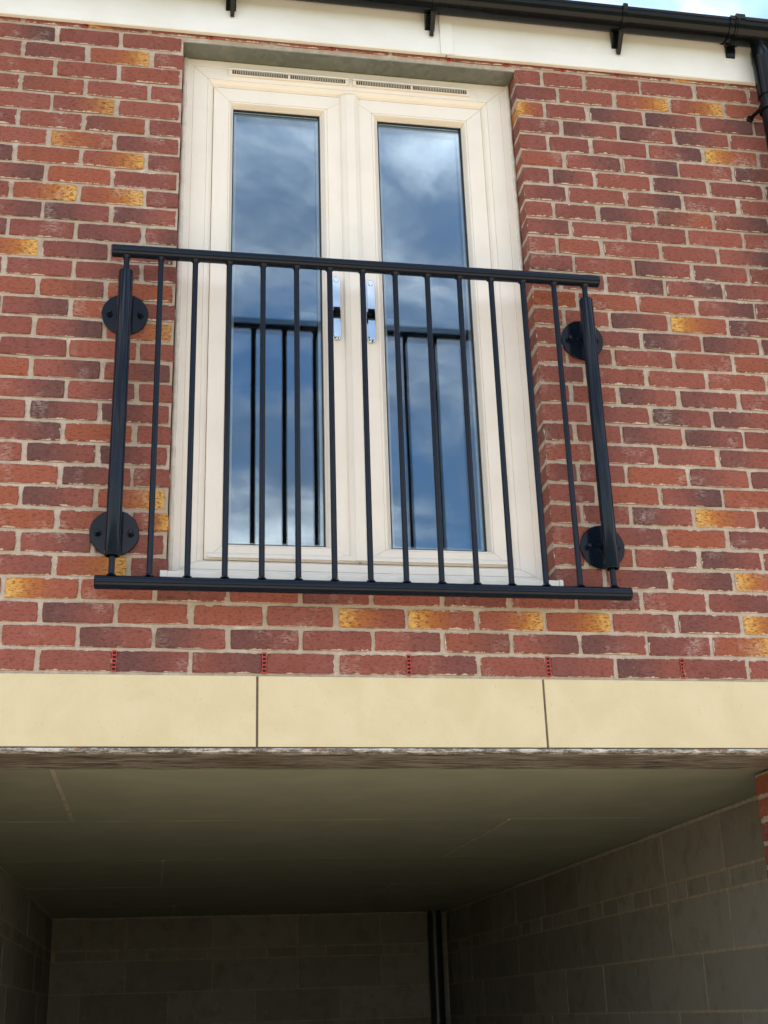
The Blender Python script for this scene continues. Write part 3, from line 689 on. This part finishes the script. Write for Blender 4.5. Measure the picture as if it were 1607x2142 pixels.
def inner_lever(lf, xa, xb, z):
    bm = bmesh.new(); add_tube(bm, (xa, .212, z), (xb, .212, z - .003), .0105, 14, rim=.004); add_tube(bm, (xb, .179, z), (xb, .213, z), .010, 14)
    obj('inner_lever', smooth_by_angle(mesh_from(bm)), M_WLEVER, lf)
inner_lever(lf1, .816, .925, 1.384); inner_lever(lf2, 1.160, 1.06, 1.378)
# trickle vents on the head
def vent(x0, x1, z):
    v = obj('trickle_vent', box_mesh(x0, x1, YF - .010, YF - .0003, z - .028, z - .0075, .0015), M_UPVC, fw)
    bm = bmesh.new(); add_prism(bm, [(YF - .0003, z + .002), (YF - .013, z - .001), (YF - .0175, z - .005), (YF - .0165, z - .0085), (YF - .010, z - .0072), (YF - .0003, z - .0072)], 'x', x0 - .001, x1 + .001); obj('hood', mesh_from(bm), M_UPVC, v)
    L = x1 - x0; mid = (x0 + x1) / 2
    segs = [(x0 + .012, x0 + .026), (x0 + .029, mid - .022), (mid - .019, mid - .005), (mid + .005, mid + .019), (mid + .022, x1 - .029), (x1 - .026, x1 - .012)]
    bm = bmesh.new(); bf = bmesh.new()
    for a, b in segs:
        add_box(bm, a, b, YF - .0122, YF - .0101, z - .0245, z - .0100)
        n = int((b - a) / .0062)
        for k in range(1, n): xk = a + (b - a) * k / n; add_box(bf, xk - .0008, xk + .0008, YF - .0145, YF - .0123, z - .0245, z - .0100)
    obj('shade_strips', mesh_from(bm), mat_plain('vent_shade', (.06, .045, .03), .8), v); o = obj('fins', mesh_from(bf), M_UPVC, v); o['kind'] = 'stuff'  # dark strips put in for the shade of the vent openings
vent(.5415, .9905, 2.3395); vent(1.0095, 1.4620, 2.3395)
# sill with end caps
bm = bmesh.new(); add_prism(bm, [(-.034, .2860), (-.036, .2900), (-.035, .3120), (-.030, .3165), (.070, .3440), (.140, .3450), (.140, .3050), (-.003, .3050), (-.006, .2850), (-.030, .2850)], 'x', XL + .0015, XR - .0015)
si = obj('sill', mesh_from(bm), M_UPVC, fw)
for a, b in ((.3515, XL + .001), (XR - .001, 1.6350)):
    bm = bmesh.new(); add_prism(bm, [(-.036, .2840), (-.040, .2870), (-.040, .3110), (-.034, .3170), (-.0025, .3230), (-.0025, .2840)], 'x', a, b)
    obj('end_cap', mesh_from(bm), M_UPVC, si)
# silicone down both sides and across the head
def seal(a, b, hw, d, seed):
    a = Vector(a); b = Vector(b); bm = bmesh.new(); n = 120; prev = None; ax = (b - a).normalized(); sx = Vector((1, 0, 0)) if abs(ax.z) > .5 else Vector((0, 0, 1))
    for k in range(n + 1):
        c = a.lerp(b, k / n); q = mnoise.noise(c * 14 + Vector((seed, 0, 0))) * .0022 + mnoise.noise(c * 60 + Vector((seed, 0, 0))) * .0006
        r_ = [c - sx * hw + Vector((0, .006, 0)), c - sx * (hw - .001) + Vector((0, -d * .4 + q * .5, 0)), c + Vector((0, -d + q, 0)), c + sx * (hw + q) + Vector((0, -.0005, 0)), c + sx * (hw + q) + Vector((0, .006, 0))]
        ring = [bm.verts.new(t) for t in r_]
        if prev:
            for m_ in range(5): bm.faces.new((prev[m_], prev[(m_ + 1) % 5], ring[(m_ + 1) % 5], ring[m_]))
        prev = ring
    obj('sealant', mesh_from(bm, smooth=True), M_SEAL, fw)
seal((XL + .0085, YF - .0005, .347), (XL + .0085, YF - .0005, 2.376), .0085, .006, 1)
seal((XR - .0075, YF - .0005, 2.376), (XR - .0075, YF - .0005, .347), .0075, .006, 9)

# ------------------------------------------------------------------ railing
YB = -.080
rl = tag(empty('balcony_railing'), 'black tubular steel railing bolted to the bricks in front of the glazed doors', 'railing')
RZ1, RZ0, RR = 1.4165, .2585, .0215
def rail(nm, z):
    bm = bmesh.new(); add_tube(bm, (.1585, YB, z), (1.8440, YB, z), RR, 36, rim=.0025); o = obj(nm, smooth_by_angle(mesh_from(bm), 30), M_PAINT, rl)
    return o
rail('top_rail', RZ1); rail('bottom_rail', RZ0)
bx = [.2075 + .11305 * k for k in range(15)]
def weld(bm, x, z, s):
    add_tube(bm, (x, YB, z), (x, YB, z - s * .006), .0150, 16, r2=.0098, cap=False)
bm = bmesh.new(); add_tube(bm, (0, 0, RZ0 + .018), (0, 0, RZ1 - .018), .0095, 18, cap=False)
for z, s in ((RZ1 - .0205, 1), (RZ0 + .0205, -1)): add_tube(bm, (0, 0, z), (0, 0, z - s * .0075), .0165, 18, r2=.0097, cap=False)
BAL = smooth_by_angle(mesh_from(bm), 60); BAL.materials.append(M_PAINT)
for k in range(1, 14): obj('baluster', BAL, None, rl, (bx[k], YB, 0))
def post(x):
    bm = bmesh.new(); seg = 32; r = .0240; z0, z1 = .3430, 1.3425
    prof = [(.0095, z1 + .001), (.0185, z1 - .0005), (.0222, z1 - .003), (r, z1 - .007), (r, z0 + .002), (r - .001, z0), (.0180, z0), (.0175, z0 + .03), (.0095, z0 + .03)]
    rs = [[bm.verts.new((x + q * math.cos(2 * math.pi * k / seg), YB + q * math.sin(2 * math.pi * k / seg), z)) for k in range(seg)] for q, z in prof]
    for A, B in zip(rs, rs[1:]):
        for k in range(seg): bm.faces.new((A[k], A[(k + 1) % seg], B[(k + 1) % seg], B[k]))
    obj('post_sleeve', smooth_by_angle(mesh_from(bm), 35), M_PAINT, rl)
    obj('end_bar', BAL, None, rl, (x, YB, 0))
    for z in (1.2185, .4430):
        bm = bmesh.new(); add_tube(bm, (x, -.0015, z), (x, -.0105, z), .0760, 48, rim=.0012); pl = obj('wall_plate', smooth_by_angle(mesh_from(bm), 30), M_PAINT, rl)
        bm = bmesh.new(); add_tube(bm, (x, -.0105, z), (x, -.0195, z), .0235, 24, r2=.0180, cap=False); add_tube(bm, (x, -.0195, z), (x, YB, z), .0175, 24); obj('stub', smooth_by_angle(mesh_from(bm), 50), M_PAINT, pl)
        for s_ in (-1, 1):
            bm = bmesh.new(); add_tube(bm, (x + s_ * .0500, -.0105, z - .001), (x + s_ * .0500, -.0180, z - .001), .0115, 6, rim=.001); add_tube(bm, (x + s_ * .0500, -.0180, z - .001), (x + s_ * .0500, -.0300, z - .001), .0068, 12, rim=.0015)
            obj('bolt', smooth_by_angle(mesh_from(bm), 30), M_PAINT, pl)
post(bx[0]); post(bx[14])
